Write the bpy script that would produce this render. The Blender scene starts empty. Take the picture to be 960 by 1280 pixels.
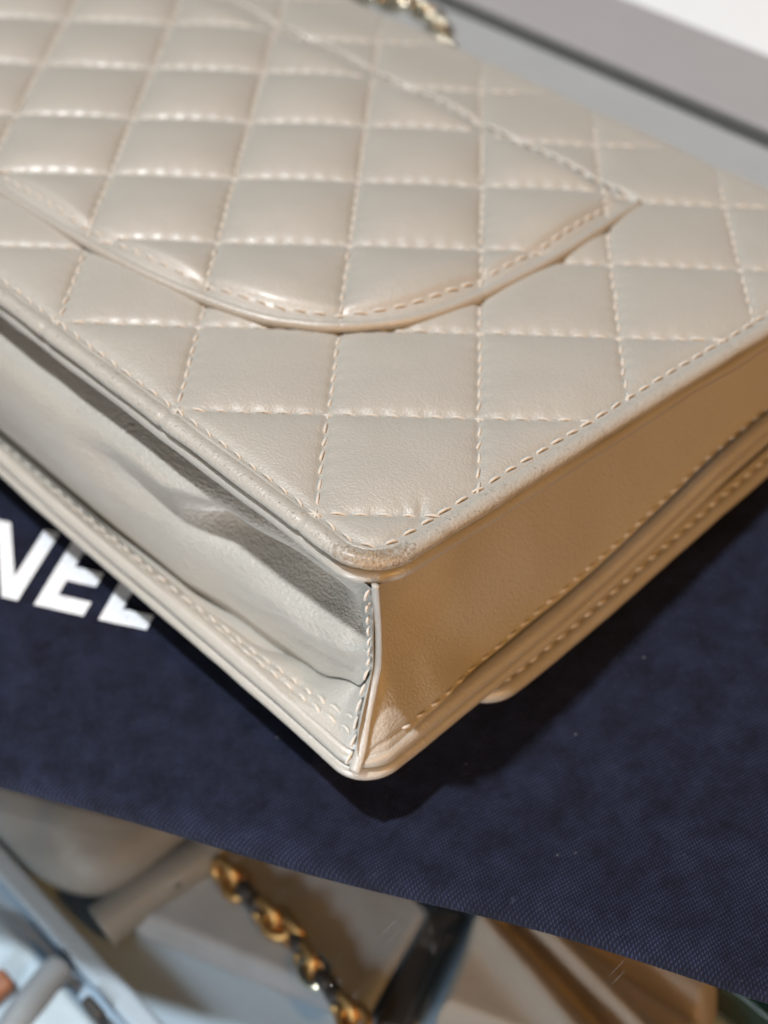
import bpy, math, random
import numpy as np
from mathutils import Matrix, Vector, noise

# ------------------------------------------------------------------ frame
# lengths below are in "quilt diagonals" (U metres each); the bag is modelled in
# its own frame (top panel = z 0, X along its side, Y along its bottom edge) and
# its root empty tilts it so that its lower face lies along the table.
U = 0.032
M_T, G0 = 0.18, -1.62
TH = math.atan(M_T)
CT, ST = math.cos(TH), math.sin(TH)
BAG = Matrix.Translation((0, 0, -CT * G0 * U)) @ Matrix.Rotation(TH, 4, 'Y')

scene = bpy.context.scene
COL = scene.collection

# ------------------------------------------------------------------ camera
RW = np.array([[0.72033222, -0.68647274, -0.09938139],
               [-0.56049442, -0.49166195, -0.66641918],
               [0.40861655, 0.53574593, -0.73892409]])
CAMP = np.array([-2.48598521, -3.75819947, 6.45947555])
cam = bpy.data.cameras.new('camera')
camo = bpy.data.objects.new('camera', cam)
COL.objects.link(camo)
camo.matrix_world = Matrix([[RW[0][k], -RW[1][k], -RW[2][k], CAMP[k] * U] for k in range(3)] + [[0, 0, 0, 1]])
cam.sensor_fit = 'VERTICAL'
cam.sensor_height = 36.0
cam.sensor_width = 27.0
cam.lens = 1867.8 / 1280 * 36.0
cam.clip_start = 0.01
cam.clip_end = 50
cam.dof.use_dof = True
cam.dof.focus_distance = 6.7 * U
cam.dof.aperture_fstop = 13.5
scene.camera = camo

# ------------------------------------------------------------------ world and lamps
world = bpy.data.worlds.new('World')
scene.world = world
world.use_nodes = True
wbg = world.node_tree.nodes['Background']
wbg.inputs[0].default_value = (1.0, 0.86, 0.72, 1)
wbg.inputs[1].default_value = 0.035


def lamp(name, d_local, dist, size, power, color, target=(1.0, 1.0, -0.4)):
    """disc lamp placed in direction d_local (bag frame) from the target point"""
    d = Vector(d_local).normalized()
    p = BAG @ (Vector(target) * U + d * dist)
    t = BAG @ (Vector(target) * U)
    l = bpy.data.lights.new(name, 'AREA')
    l.shape = 'DISK'
    l.size = size
    l.energy = power
    l.color = color
    o = bpy.data.objects.new(name, l)
    COL.objects.link(o)
    o.matrix_world = Matrix.Translation(p) @ (p - t).to_track_quat('Z', 'Y').to_matrix().to_4x4()
    return o


lamp('ceiling_spot_lamp', (-0.33, 0.18, 1.0), 1.5, 0.075, 25.0, (0.98, 0.99, 1.0))
lamp('ceiling_panel_lamp', (0.1, 1.0, 1.1), 1.8, 0.7, 0.7, (0.96, 0.98, 1.0))
lamp('warm_shop_lamp', (-0.08, -1.0, 0.62), 1.5, 0.09, 8.0, (1.0, 0.47, 0.11))
lamp('warm_fill_lamp', (-0.75, -1.0, 0.14), 1.2, 0.3, 3.0, (1.0, 0.54, 0.22))  # added low fill that warms the shaded near faces of the bag
lamp('under_glass_fill_lamp', (-1.0, -0.25, 0.35), 0.20, 0.05, 0.32, (0.88, 0.94, 1.0), (-0.4, 0.3, -3.6))  # unseen fill added to brighten the things under the glass

vs = scene.view_settings
vs.view_transform = 'Standard'
vs.look = 'None'
vs.exposure = 0.0
vs.gamma = 1.0

# ------------------------------------------------------------------ materials


def nmat(name):
    m = bpy.data.materials.new(name)
    m.use_nodes = True
    nt = m.node_tree
    return m, nt, nt.nodes['Principled BSDF']


def N(nt, t, **kw):
    n = nt.nodes.new(t)
    for k, v in kw.items():
        if isinstance(k, str) and k in n.inputs.keys():
            n.inputs[k].default_value = v
        else:
            setattr(n, k, v)
    return n


def mapped(nt, scale=(1, 1, 1), loc=(0, 0, 0), rot=(0, 0, 0)):
    tc = nt.nodes.new('ShaderNodeTexCoord')
    mp = nt.nodes.new('ShaderNodeMapping')
    mp.inputs['Scale'].default_value = scale
    mp.inputs['Location'].default_value = loc
    mp.inputs['Rotation'].default_value = rot
    nt.links.new(tc.outputs['Object'], mp.inputs['Vector'])
    return mp.outputs[0]


def ramp(nt, src, stops):
    r = nt.nodes.new('ShaderNodeValToRGB')
    e = r.color_ramp.elements
    while len(e) < len(stops):
        e.new(0.5)
    for k, (p, c) in enumerate(stops):
        e[k].position = p
        e[k].color = (*c, 1) if len(c) == 3 else c
    nt.links.new(src, r.inputs[0])
    return r.outputs[0]


def mixc(nt, fac, a, b, mode='MIX'):
    m = nt.nodes.new('ShaderNodeMix')
    m.data_type = 'RGBA'
    m.blend_type = mode
    for sock, v in ((m.inputs[0], fac), (m.inputs[6], a), (m.inputs[7], b)):
        if isinstance(v, bpy.types.NodeSocket):
            nt.links.new(v, sock)
        else:
            sock.default_value = v if isinstance(v, (int, float)) else (*v, 1)
    return m.outputs[2]


def mathn(nt, op, a, b=0.0, clamp=False):
    m = nt.nodes.new('ShaderNodeMath')
    m.operation = op
    m.use_clamp = clamp
    for sock, v in ((m.inputs[0], a), (m.inputs[1], b)):
        if isinstance(v, bpy.types.NodeSocket):
            nt.links.new(v, sock)
        else:
            sock.default_value = v
    return m.outputs[0]


def tex_noise(nt, vec, scale, detail=4, rough=0.55):
    n = nt.nodes.new('ShaderNodeTexNoise')
    n.inputs['Scale'].default_value = scale
    n.inputs['Detail'].default_value = detail
    n.inputs['Roughness'].default_value = rough
    nt.links.new(vec, n.inputs['Vector'])
    return n.outputs[0]


def tex_vor(nt, vec, scale, feature='F1', rnd=1.0):
    n = nt.nodes.new('ShaderNodeTexVoronoi')
    n.feature = feature
    n.inputs['Scale'].default_value = scale
    n.inputs['Randomness'].default_value = rnd
    nt.links.new(vec, n.inputs['Vector'])
    return n.outputs[0]


def bump(nt, h, dist, strength=1.0, nrm=None):
    b = nt.nodes.new('ShaderNodeBump')
    b.inputs['Distance'].default_value = dist
    b.inputs['Strength'].default_value = strength
    nt.links.new(h, b.inputs['Height'])
    if nrm is not None:
        nt.links.new(nrm, b.inputs['Normal'])
    return b.outputs[0]


INV = 1.0 / U
LEATHER = (0.440, 0.426, 0.384)


def leather(name, grain=(1, 1, 1), gs=1.0, wrinkle=0.0, rough=0.40, wear=False, base=LEATHER):
    m, nt, b = nmat(name)
    v = mapped(nt, (INV, INV, INV))
    vg = mapped(nt, tuple(INV * g for g in grain))
    mott = tex_noise(nt, v, 2.3, 3)
    col = mixc(nt, mott, tuple(c * 0.93 for c in base), tuple(min(1, c * 1.06) for c in base))
    fine = tex_noise(nt, v, 55, 3, 0.6)
    col = mixc(nt, mathn(nt, 'MULTIPLY', ramp(nt, fine, [(0.3, (0, 0, 0)), (0.72, (1, 1, 1))]), 0.28), col,
               tuple(c * 0.86 for c in base))
    # grain: small irregular leather cells
    warp = nt.nodes.new('ShaderNodeMix')
    warp.data_type = 'VECTOR'
    warp.inputs[0].default_value = 0.05
    nt.links.new(vg, warp.inputs[4])
    nw = nt.nodes.new('ShaderNodeTexNoise')
    nw.inputs['Scale'].default_value = 9.0
    nt.links.new(vg, nw.inputs['Vector'])
    nt.links.new(nw.outputs['Color'], warp.inputs[5])
    cells = tex_vor(nt, warp.outputs[1], 70.0, 'F1', 1.0)
    cells2 = tex_vor(nt, warp.outputs[1], 36.0, 'DISTANCE_TO_EDGE', 1.0)
    micro = tex_noise(nt, v, 160, 2, 0.6)
    nrm = bump(nt, cells, 0.006 * U * gs, 0.34)
    nrm = bump(nt, ramp(nt, cells2, [(0.0, (0, 0, 0)), (0.12, (1, 1, 1))]), 0.004 * U * gs, 0.16, nrm)
    nrm = bump(nt, micro, 0.004 * U, 0.4, nrm)
    if wrinkle:
        w2 = nt.nodes.new('ShaderNodeTexNoise')
        w2.inputs['Scale'].default_value = 34.0
        w2.inputs['Detail'].default_value = 2.0
        w2.inputs['Distortion'].default_value = 0.25
        nt.links.new(vg, w2.inputs['Vector'])
        nrm = bump(nt, w2.outputs[0], 0.012 * U, wrinkle * 1.1, nrm)
        wv = nt.nodes.new('ShaderNodeTexNoise')
        wv.inputs['Scale'].default_value = 13.0
        wv.inputs['Detail'].default_value = 3.0
        wv.inputs['Distortion'].default_value = 0.6
        nt.links.new(vg, wv.inputs['Vector'])
        nrm = bump(nt, wv.outputs[0], 0.012 * U, wrinkle * 0.5, nrm)
    r = mathn(nt, 'ADD', rough, mathn(nt, 'MULTIPLY', tex_noise(nt, v, 7, 4), 0.12))
    if wear:
        # rubbed, pitted corner of the piping
        d = nt.nodes.new('ShaderNodeVectorMath')
        d.operation = 'DISTANCE'
        nt.links.new(v, d.inputs[0])
        d.inputs[1].default_value = (-0.11, -0.49, -0.055)
        mask = ramp(nt, d.outputs['Value'], [(0.05, (1, 1, 1)), (0.34, (0, 0, 0))])
        pits = tex_noise(nt, v, 55, 4, 0.75)
        rub = ramp(nt, mathn(nt, 'ADD', mathn(nt, 'MULTIPLY', mask, 0.42), pits), [(0.60, (0, 0, 0)), (0.84, (1, 1, 1))])
        tan = mixc(nt, ramp(nt, tex_noise(nt, v, 75, 3), [(0.42, (0, 0, 0)), (0.56, (1, 1, 1))]),
                   (0.34, 0.225, 0.125), (0.56, 0.44, 0.29))
        col = mixc(nt, rub, col, tan)
        r = mathn(nt, 'ADD', r, mathn(nt, 'MULTIPLY', mask, 0.4))
        nrm = bump(nt, mathn(nt, 'MULTIPLY', pits, rub), 0.02 * U, 0.7, nrm)
    nt.links.new(col, b.inputs['Base Color'])
    nt.links.new(r, b.inputs['Roughness'])
    nt.links.new(nrm, b.inputs['Normal'])
    b.inputs['Specular IOR Level'].default_value = 0.75
    b.inputs['Coat Weight'].default_value = 0.42
    b.inputs['Coat Roughness'].default_value = 0.29
    return m


M_PANEL = leather('pearl_lambskin')
M_PIPE = leather('pearl_lambskin_piping', wear=True, rough=0.36)
M_GUSSET = leather('creased_lambskin', grain=(0.95, 0.7, 1.25), gs=3.0, wrinkle=0.35, rough=0.38)
M_SIDE = leather('smooth_lambskin', gs=1.5, rough=0.45)
M_EDGE = leather('glossy_lambskin_edge', gs=0.7, rough=0.30)


def thread_mat():
    m, nt, b = nmat('cream_thread')
    v = mapped(nt, (INV, INV, INV))
    n = tex_noise(nt, v, 60, 3)
    nt.links.new(mixc(nt, n, (0.56, 0.53, 0.48), (0.70, 0.67, 0.61)), b.inputs['Base Color'])
    b.inputs['Roughness'].default_value = 0.55
    return m


M_THREAD = thread_mat()


def simple(name, c, rough=0.5, metal=0.0, var=0.12, scale=8.0, bumpd=0.0, spec=0.5):
    m, nt, b = nmat(name)
    v = mapped(nt, (INV, INV, INV))
    n = tex_noise(nt, v, scale, 5, 0.6)
    nt.links.new(mixc(nt, n, tuple(x * (1 - var) for x in c), tuple(min(1, x * (1 + var)) for x in c)), b.inputs['Base Color'])
    b.inputs['Roughness'].default_value = rough
    b.inputs['Metallic'].default_value = metal
    b.inputs['Specular IOR Level'].default_value = spec
    if bumpd:
        nt.links.new(bump(nt, tex_noise(nt, v, scale * 6, 4), bumpd * U, 0.6), b.inputs['Normal'])
    return m


def canvas_mat():
    """navy cotton twill: fine diagonal weave, lint and rubbed paler patches"""
    m, nt, b = nmat('navy_cotton_twill')
    v = mapped(nt, (INV, INV, INV), rot=(0, 0, math.radians(27)))

    def wave(rotz, scale):
        mp = nt.nodes.new('ShaderNodeMapping')
        mp.inputs['Rotation'].default_value = (0, 0, rotz)
        nt.links.new(v, mp.inputs['Vector'])
        w = nt.nodes.new('ShaderNodeTexWave')
        w.inputs['Scale'].default_value = scale
        w.inputs['Distortion'].default_value = 1.6
        w.inputs['Detail'].default_value = 1.5
        w.inputs['Detail Scale'].default_value = 0.8
        nt.links.new(mp.outputs[0], w.inputs['Vector'])
        return w.outputs[1]
    w1 = wave(0.0, 21.0)
    w2 = wave(math.radians(78), 17.0)
    weave = mathn(nt, 'MULTIPLY', w1, w2)
    patch = ramp(nt, tex_noise(nt, v, 5.0, 8, 0.72), [(0.36, (0, 0, 0)), (0.70, (1, 1, 1))])
    lint = ramp(nt, tex_noise(nt, v, 26, 5, 0.75), [(0.60, (0, 0, 0)), (0.78, (1, 1, 1))])
    base = mixc(nt, patch, (0.0048, 0.0064, 0.0135), (0.0090, 0.0120, 0.029))
    thr = mixc(nt, patch, (0.013, 0.017, 0.034), (0.044, 0.056, 0.112))
    col = mixc(nt, weave, base, thr)
    col = mixc(nt, mathn(nt, 'MULTIPLY', lint, 0.30), col, (0.10, 0.105, 0.15))
    specks = ramp(nt, tex_vor(nt, v, 4.2), [(0.0, (1, 1, 1)), (0.045, (0, 0, 0))])
    col = mixc(nt, mathn(nt, 'MULTIPLY', specks, 0.35), col, (0.35, 0.36, 0.40))
    nt.links.new(col, b.inputs['Base Color'])
    b.inputs['Roughness'].default_value = 0.95
    b.inputs['Specular IOR Level'].default_value = 0.12
    b.inputs['Sheen Weight'].default_value = 0.03
    b.inputs['Sheen Roughness'].default_value = 0.5
    nrm = bump(nt, weave, 0.010 * U, 0.6)
    nrm = bump(nt, tex_noise(nt, v, 5, 5, 0.6), 0.04 * U, 0.5, nrm)
    nt.links.new(nrm, b.inputs['Normal'])
    return m


M_CANVAS = canvas_mat()
def print_mat():
    m, nt, b = nmat('white_print_ink')
    v = mapped(nt, (INV, INV, INV), rot=(0, 0, math.radians(27)))
    n = tex_noise(nt, v, 38, 4, 0.7)
    thin = ramp(nt, n, [(0.30, (0.42, 0.45, 0.52)), (0.44, (0.74, 0.79, 0.84)), (0.7, (0.80, 0.84, 0.88))])
    nt.links.new(thin, b.inputs['Base Color'])
    b.inputs['Roughness'].default_value = 0.8
    nt.links.new(bump(nt, tex_noise(nt, v, 60, 2), 0.012 * U, 0.7), b.inputs['Normal'])
    return m


M_PRINT = print_mat()


def glass_mat():
    m = bpy.data.materials.new('counter_glass')
    m.use_nodes = True
    nt = m.node_tree
    nt.nodes.clear()
    out = nt.nodes.new('ShaderNodeOutputMaterial')
    tr = nt.nodes.new('ShaderNodeBsdfTransparent')
    tr.inputs[0].default_value = (0.972, 0.98, 0.978, 1)
    gl = nt.nodes.new('ShaderNodeBsdfGlossy')
    gl.inputs['Roughness'].default_value = 0.04
    fr = nt.nodes.new('ShaderNodeFresnel')
    # same Fresnel curve on the way in and out (the pane is not refracting)
    geo = nt.nodes.new('ShaderNodeNewGeometry')
    ior = nt.nodes.new('ShaderNodeMix')
    ior.inputs[2].default_value = 1.5
    ior.inputs[3].default_value = 1 / 1.5
    nt.links.new(geo.outputs['Backfacing'], ior.inputs[0])
    nt.links.new(ior.outputs[0], fr.inputs[0])
    mx = nt.nodes.new('ShaderNodeMixShader')
    nt.links.new(fr.outputs[0], mx.inputs[0])
    nt.links.new(tr.outputs[0], mx.inputs[1])
    nt.links.new(gl.outputs[0], mx.inputs[2])
    # hairline scratches: stretched cells, a few directions, plus dust specks
    df = nt.nodes.new('ShaderNodeBsdfDiffuse')
    df.inputs[0].default_value = (0.75, 0.76, 0.78, 1)
    masks = []
    for k, (rz, sx, sy, th) in enumerate([(-0.2, 2.6, 230, 0.020), (0.35, 3.3, 260, 0.018), (-1.0, 2.9, 240, 0.016)]):
        vv = mapped(nt, (INV * sx, INV * sy, INV), loc=(k * 3.1, k * 1.7, 0), rot=(0, 0, rz))
        vr = nt.nodes.new('ShaderNodeTexVoronoi')
        vr.inputs['Scale'].default_value = 1.0
        vr.distance = 'CHEBYCHEV'
        nt.links.new(vv, vr.inputs['Vector'])
        # keep a thin core of a few cells
        core = mathn(nt, 'LESS_THAN', vr.outputs['Distance'], 0.16)
        sep = nt.nodes.new('ShaderNodeSeparateColor')
        nt.links.new(vr.outputs['Color'], sep.inputs[0])
        few = mathn(nt, 'LESS_THAN', sep.outputs[0], th * 0.14)
        masks.append(mathn(nt, 'MULTIPLY', core, few))
    mk = mathn(nt, 'MAXIMUM', mathn(nt, 'MAXIMUM', masks[0], masks[1]), masks[2])
    dust = mathn(nt, 'LESS_THAN', tex_vor(nt, mapped(nt, (INV, INV, INV)), 3.2), 0.022)
    mk = mathn(nt, 'MAXIMUM', mk, dust)
    mk = mathn(nt, 'MULTIPLY', mk, 0.22)
    mx2 = nt.nodes.new('ShaderNodeMixShader')
    nt.links.new(mk, mx2.inputs[0])
    nt.links.new(mx.outputs[0], mx2.inputs[1])
    nt.links.new(df.outputs[0], mx2.inputs[2])
    nt.links.new(mx2.outputs[0], out.inputs[0])
    return m


M_GLASS = glass_mat()
M_LINER = simple('pale_blue_liner', (0.42, 0.56, 0.70), 0.7, var=0.05, scale=2.0, bumpd=0.01)
M_LEDGE = simple('pale_grey_ledge', (0.46, 0.47, 0.485), 0.7, var=0.08, scale=1.2, bumpd=0.01)
M_PAPER = simple('pale_blue_tissue', (0.52, 0.64, 0.74), 0.75, var=0.07, scale=2.5, bumpd=0.01)
M_RAIL = simple('satin_grey_rail', (0.345, 0.345, 0.36), 0.42, var=0.05, scale=3.0, bumpd=0.004)
M_WHITE = simple('white_laminate', (0.78, 0.83, 0.86), 0.4, var=0.02, scale=3.0)
M_STRIP = simple('pale_strip', (0.38, 0.47, 0.56), 0.55, 0.0, var=0.06)
M_GREY_L = simple('grey_taupe_leather', (0.20, 0.20, 0.19), 0.5, var=0.18, scale=2.5, bumpd=0.01)
M_SOFT = simple('pale_grey_leather', (0.25, 0.28, 0.31), 0.6, var=0.1)
M_TAUPE = simple('taupe_suede', (0.33, 0.355, 0.385), 0.9, var=0.20, scale=3.0, bumpd=0.01, spec=0.2)
M_TAN = simple('tan_leather', (0.42, 0.36, 0.30), 0.6, var=0.16, scale=2.5, bumpd=0.01)
M_GREEN = simple('dark_green_card', (0.010, 0.045, 0.036), 0.35, var=0.2)
M_BLACK = simple('black_leather', (0.030, 0.026, 0.024), 0.5, var=0.2)
M_GOLD = simple('gold_metal', (0.60, 0.36, 0.14), 0.45, 1.0, var=0.06)
M_PALEGOLD = simple('pale_gold_metal', (0.84, 0.76, 0.58), 0.2, 1.0, var=0.04)
M_RUST = simple('rust_leather', (0.30, 0.12, 0.06), 0.5, var=0.15)
M_DARK = simple('grey_gap_seal', (0.16, 0.165, 0.165), 0.7)

# ------------------------------------------------------------------ mesh helpers


def mesh_obj(name, V, F, mat, parent=None, smooth=True, scale=U):
    V = np.asarray(V, dtype=np.float64) * scale
    me = bpy.data.meshes.new(name)
    if isinstance(F, np.ndarray):
        nf, k = F.shape
        me.vertices.add(len(V))
        me.vertices.foreach_set('co', V.astype(np.float32).ravel())
        me.loops.add(nf * k)
        me.loops.foreach_set('vertex_index', F.astype(np.int32).ravel())
        me.polygons.add(nf)
        me.polygons.foreach_set('loop_start', (np.arange(nf) * k).astype(np.int32))
        me.polygons.foreach_set('loop_total', np.full(nf, k, dtype=np.int32))
        me.update(calc_edges=True)
        me.validate()
    else:
        me.from_pydata([tuple(v) for v in V], [], F)
        me.update()
    if smooth:
        me.polygons.foreach_set('use_smooth', np.ones(len(me.polygons), dtype=bool))
    me.materials.append(mat)
    o = bpy.data.objects.new(name, me)
    COL.objects.link(o)
    if parent is not None:
        o.parent = parent
    return o


def grid_faces(nu, nv, flip=False):
    i, j = np.meshgrid(np.arange(nu - 1), np.arange(nv - 1), indexing='ij')
    a = (i * nv + j).ravel()
    F = np.stack([a, a + nv, a + nv + 1, a + 1], 1)
    return F[:, ::-1].copy() if flip else F


def catmull(P, n):
    P = np.asarray(P, float)
    Q = np.vstack([2 * P[0] - P[1], P, 2 * P[-1] - P[-2]])
    out = []
    seg = len(P) - 1
    for s in np.linspace(0, seg, n):
        k = min(int(s), seg - 1)
        t = s - k
        p0, p1, p2, p3 = Q[k], Q[k + 1], Q[k + 2], Q[k + 3]
        out.append(0.5 * (2 * p1 + (p2 - p0) * t + (2 * p0 - 5 * p1 + 4 * p2 - p3) * t * t + (3 * p1 - p0 - 3 * p2 + p3) * t ** 3))
    return np.array(out)


def tube_geo(path, rad, seg=14, caps=True, squash=None, up=(0, 0, 1)):
    path = np.asarray(path, float)
    n = len(path)
    rad = np.full(n, rad) if np.isscalar(rad) else np.asarray(rad)
    T = np.gradient(path, axis=0)
    T /= np.linalg.norm(T, axis=1)[:, None] + 1e-12
    up = np.asarray(up, float)
    S = np.cross(T, up)
    bad = np.linalg.norm(S, axis=1) < 1e-3
    S[bad] = np.cross(T[bad], (1, 0, 0))
    S /= np.linalg.norm(S, axis=1)[:, None]
    Bn = np.cross(S, T)
    a = np.linspace(0, 2 * np.pi, seg, endpoint=False)
    sq = squash or (1, 1)
    V = path[:, None] + rad[:, None, None] * (sq[0] * np.cos(a)[None, :, None] * S[:, None] + sq[1] * np.sin(a)[None, :, None] * Bn[:, None])
    V = V.reshape(-1, 3)
    F = []
    i, j = np.meshgrid(np.arange(n - 1), np.arange(seg), indexing='ij')
    a0 = (i * seg + j).ravel()
    a1 = (i * seg + (j + 1) % seg).ravel()
    F = np.stack([a0, a1, a1 + seg, a0 + seg], 1)
    if caps:
        V = np.vstack([V, path[0], path[-1]])
        c0, c1 = len(V) - 2, len(V) - 1
        k = np.arange(seg)
        k1 = (k + 1) % seg
        e = (n - 1) * seg
        F = np.vstack([F, np.stack([np.full(seg, c0), k1, k, k], 1)[:, [0, 1, 2, 2]], np.stack([np.full(seg, c1), e + k, e + k1, e + k1], 1)])
    return V, F


def to_list(F):
    return [tuple(dict.fromkeys(int(x) for x in f)) for f in F]


def tube(name, path, rad, mat, parent=None, **kw):
    V, F = tube_geo(path, rad, **kw)
    return mesh_obj(name, V, to_list(F), mat, parent)


def join_geo(parts):
    Vs, Fs, off = [], [], 0
    for V, F in parts:
        Vs.append(V)
        Fs += [tuple(x + off for x in f) for f in (to_list(F) if isinstance(F, np.ndarray) else F)]
        off += len(V)
    return np.vstack(Vs), Fs


def box_geo(x0, x1, y0, y1, z0, z1):
    V = np.array([(x, y, z) for x in (x0, x1) for y in (y0, y1) for z in (z0, z1)], float)
    F = [(0, 1, 3, 2), (4, 6, 7, 5), (0, 4, 5, 1), (2, 3, 7, 6), (0, 2, 6, 4), (1, 5, 7, 3)]
    return V, F


def bevel(o, w, seg=3):
    md = o.modifiers.new('bevel', 'BEVEL')
    md.width = w * U
    md.segments = seg
    md.limit_method = 'ANGLE'
    return o


def fbm(X, Y, s, seed=0.0, oct=3):
    """cheap smooth pseudo-noise from rotated sines (vectorised)"""
    r = np.zeros_like(X)
    rng = np.random.RandomState(int(seed * 10) + 7)
    amp = 1.0
    for o in range(oct):
        for k in range(3):
            th, ph = rng.rand() * 6.283, rng.rand() * 6.283
            f = s * (1.9 ** o) * (0.75 + 0.5 * rng.rand())
            r = r + amp * np.sin(f * (X * math.cos(th) + Y * math.sin(th)) + ph + 1.3 * np.sin(0.7 * f * (X * math.sin(th) - Y * math.cos(th)) + ph * 2)) / 3
        amp *= 0.5
    return r


def sstep(x, a, b):
    t = np.clip((x - a) / (b - a), 0, 1)
    return t * t * (3 - 2 * t)


def setp(o, label=None, cat=None, group=None, kind=None):
    for k, v in (('label', label), ('category', cat), ('group', group), ('kind', kind)):
        if v:
            o[k] = v
    return o


def empty(name, mw=None):
    o = bpy.data.objects.new(name, None)
    o.empty_display_size = 0.02
    COL.objects.link(o)
    if mw is not None:
        o.matrix_world = mw
    return o


# ------------------------------------------------------------------ stitches
NST = 7.0  # stitches per diamond side


def stitch_geo(centres, dirs, normals=None, L=0.076, r=0.0078, rnd=None):
    """one thread stitch per centre: a short 6 sided tube whose ends dive into its holes"""
    C = np.asarray(centres, float)
    D = np.asarray(dirs, float)
    n = len(C)
    if n == 0:
        return np.zeros((0, 3)), np.zeros((0, 4), int)
    D = D / np.linalg.norm(D, axis=1)[:, None]
    Nn = np.tile(np.array([[0, 0, 1.0]]), (n, 1)) if normals is None else np.asarray(normals, float)
    Nn = Nn / np.linalg.norm(Nn, axis=1)[:, None]
    S = np.cross(D, Nn)
    S /= np.linalg.norm(S, axis=1)[:, None]
    rng = rnd or np.random.RandomState(3)
    ang = 0.13 + rng.normal(0, 0.07, n)
    D2 = D * np.cos(ang)[:, None] + S * np.sin(ang)[:, None]
    S2 = np.cross(D2, Nn)
    S2 /= np.linalg.norm(S2, axis=1)[:, None]
    len_ = L * (1 + rng.normal(0, 0.07, n))
    ts = np.array([-0.54, -0.40, 0.0, 0.40, 0.54])
    hs = np.array([-0.022, -0.006, -0.001, -0.006, -0.022])
    rs = np.array([0.55, 0.95, 1.0, 0.95, 0.55]) * r
    seg = 6
    a = np.linspace(0, 2 * np.pi, seg, endpoint=False)
    V = (C[:, None, None] + (ts[None, :] * len_[:, None])[:, :, None, None] * D2[:, None, None]
         + hs[None, :, None, None] * Nn[:, None, None]
         + rs[None, :, None, None] * (np.cos(a)[None, None, :, None] * S2[:, None, None] + np.sin(a)[None, None, :, None] * Nn[:, None, None]))
    V = V.reshape(-1, 3)
    k = np.arange(len(ts) - 1)
    j = np.arange(seg)
    kk, jj = np.meshgrid(k, j, indexing='ij')
    a0 = (kk * seg + jj).ravel()
    a1 = (kk * seg + (jj + 1) % seg).ravel()
    F1 = np.stack([a0, a1, a1 + seg, a0 + seg], 1)
    F = (F1[None] + (np.arange(n) * len(ts) * seg)[:, None, None]).reshape(-1, 4)
    return V, F


def along(path, pitch):
    """evenly spaced points and tangents along a polyline"""
    path = np.asarray(path, float)
    d = np.r_[0, np.cumsum(np.linalg.norm(np.diff(path, axis=0), axis=1))]
    s = np.arange(pitch / 2, d[-1], pitch)
    P = np.stack([np.interp(s, d, path[:, k]) for k in range(path.shape[1])], 1)
    Q = np.stack([np.interp(s + 0.01, d, path[:, k]) - np.interp(s - 0.01, d, path[:, k]) for k in range(path.shape[1])], 1)
    return P, Q, s


# ------------------------------------------------------------------ the handbag
bag = empty('handbag', BAG)
setp(bag, 'beige quilted leather handbag lying face down on the navy cloth', 'handbag')

ASP = 1.0518
YC = 3.70                 # mid line of the bag
Y0, Y1 = -0.37, 2 * YC + 0.37
X1 = 3.96                 # where the panel starts to roll over the top edge
RC = 0.15                 # stitch line corner radius
PXA, PXB, PYA, PYB = 0.43, 3.30, 0.745, 2 * YC - 0.745   # back pocket


def cush(d, p=2.3):
    return 1 - np.abs(1 - 2 * d) ** p


def seam_d(t):
    return np.abs(t - np.round(t))


def cell_rand(i, j, k):
    h = np.sin(np.floor(i) * 127.1 + np.floor(j) * 311.7 + k * 74.7) * 43758.5453
    return h - np.floor(h)


def quilt(X, Y, h, p=2.3, puck=1.0):
    ii = X / ASP - Y
    jj = X / ASP + Y
    di, dj = seam_d(ii), seam_d(jj)
    amp = 0.86 + 0.28 * cell_rand(ii, jj, 1)
    z = h * amp * (cush(di, p) * cush(dj, p)) ** 0.8
    for d, s in ((di, jj), (dj, ii)):
        ph = np.cos(2 * np.pi * NST * s)
        z -= 0.011 * np.exp(-(d / 0.024) ** 2)
        z -= puck * 0.0028 * (0.5 - 0.5 * ph) * np.exp(-(d / 0.05) ** 2)
        z += puck * 0.0016 * ph * np.exp(-d / 0.075) * np.clip(d / 0.03, 0, 1)
    return z


def rr_sdf(X, Y, xa, xb, ya, yb, r):
    """signed distance, positive inside, of a rounded rectangle"""
    cx, cy = (xa + xb) / 2, (ya + yb) / 2
    qx = np.abs(X - cx) - (xb - xa) / 2 + r
    qy = np.abs(Y - cy) - (yb - ya) / 2 + r
    return -(np.minimum(np.maximum(qx, qy), 0) + np.hypot(np.maximum(qx, 0), np.maximum(qy, 0)) - r)


def pocket_curve(Y):
    """lowest X of the pocket's rounded edge at Y (half moon: deep in the middle)"""
    t = np.clip(np.abs(Y - YC) / (YC - PYA), 0, 1)
    return PXA + 0.0 * t


# pocket outline: measured on the photo's half, mirrored about the middle
_half = np.array([(3.28, 0.835), (2.80, 0.765), (2.29, 0.715), (1.79, 0.715), (1.45, 0.755), (1.22, 0.835), (0.99, 0.985), (0.85, 1.14), (0.735, 1.32),
                  (0.64, 1.60), (0.545, 2.02), (0.49, 2.50), (0.455, 3.05), (0.445, 3.70)])
_full = np.vstack([_half, np.stack([_half[-2::-1, 0], 2 * YC - _half[-2::-1, 1]], 1)])
_full[:, 0] += 0.042 * np.clip((3.28 - _full[:, 0]) / 1.6, 0, 1)
POCK = catmull(_full, 420)


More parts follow.
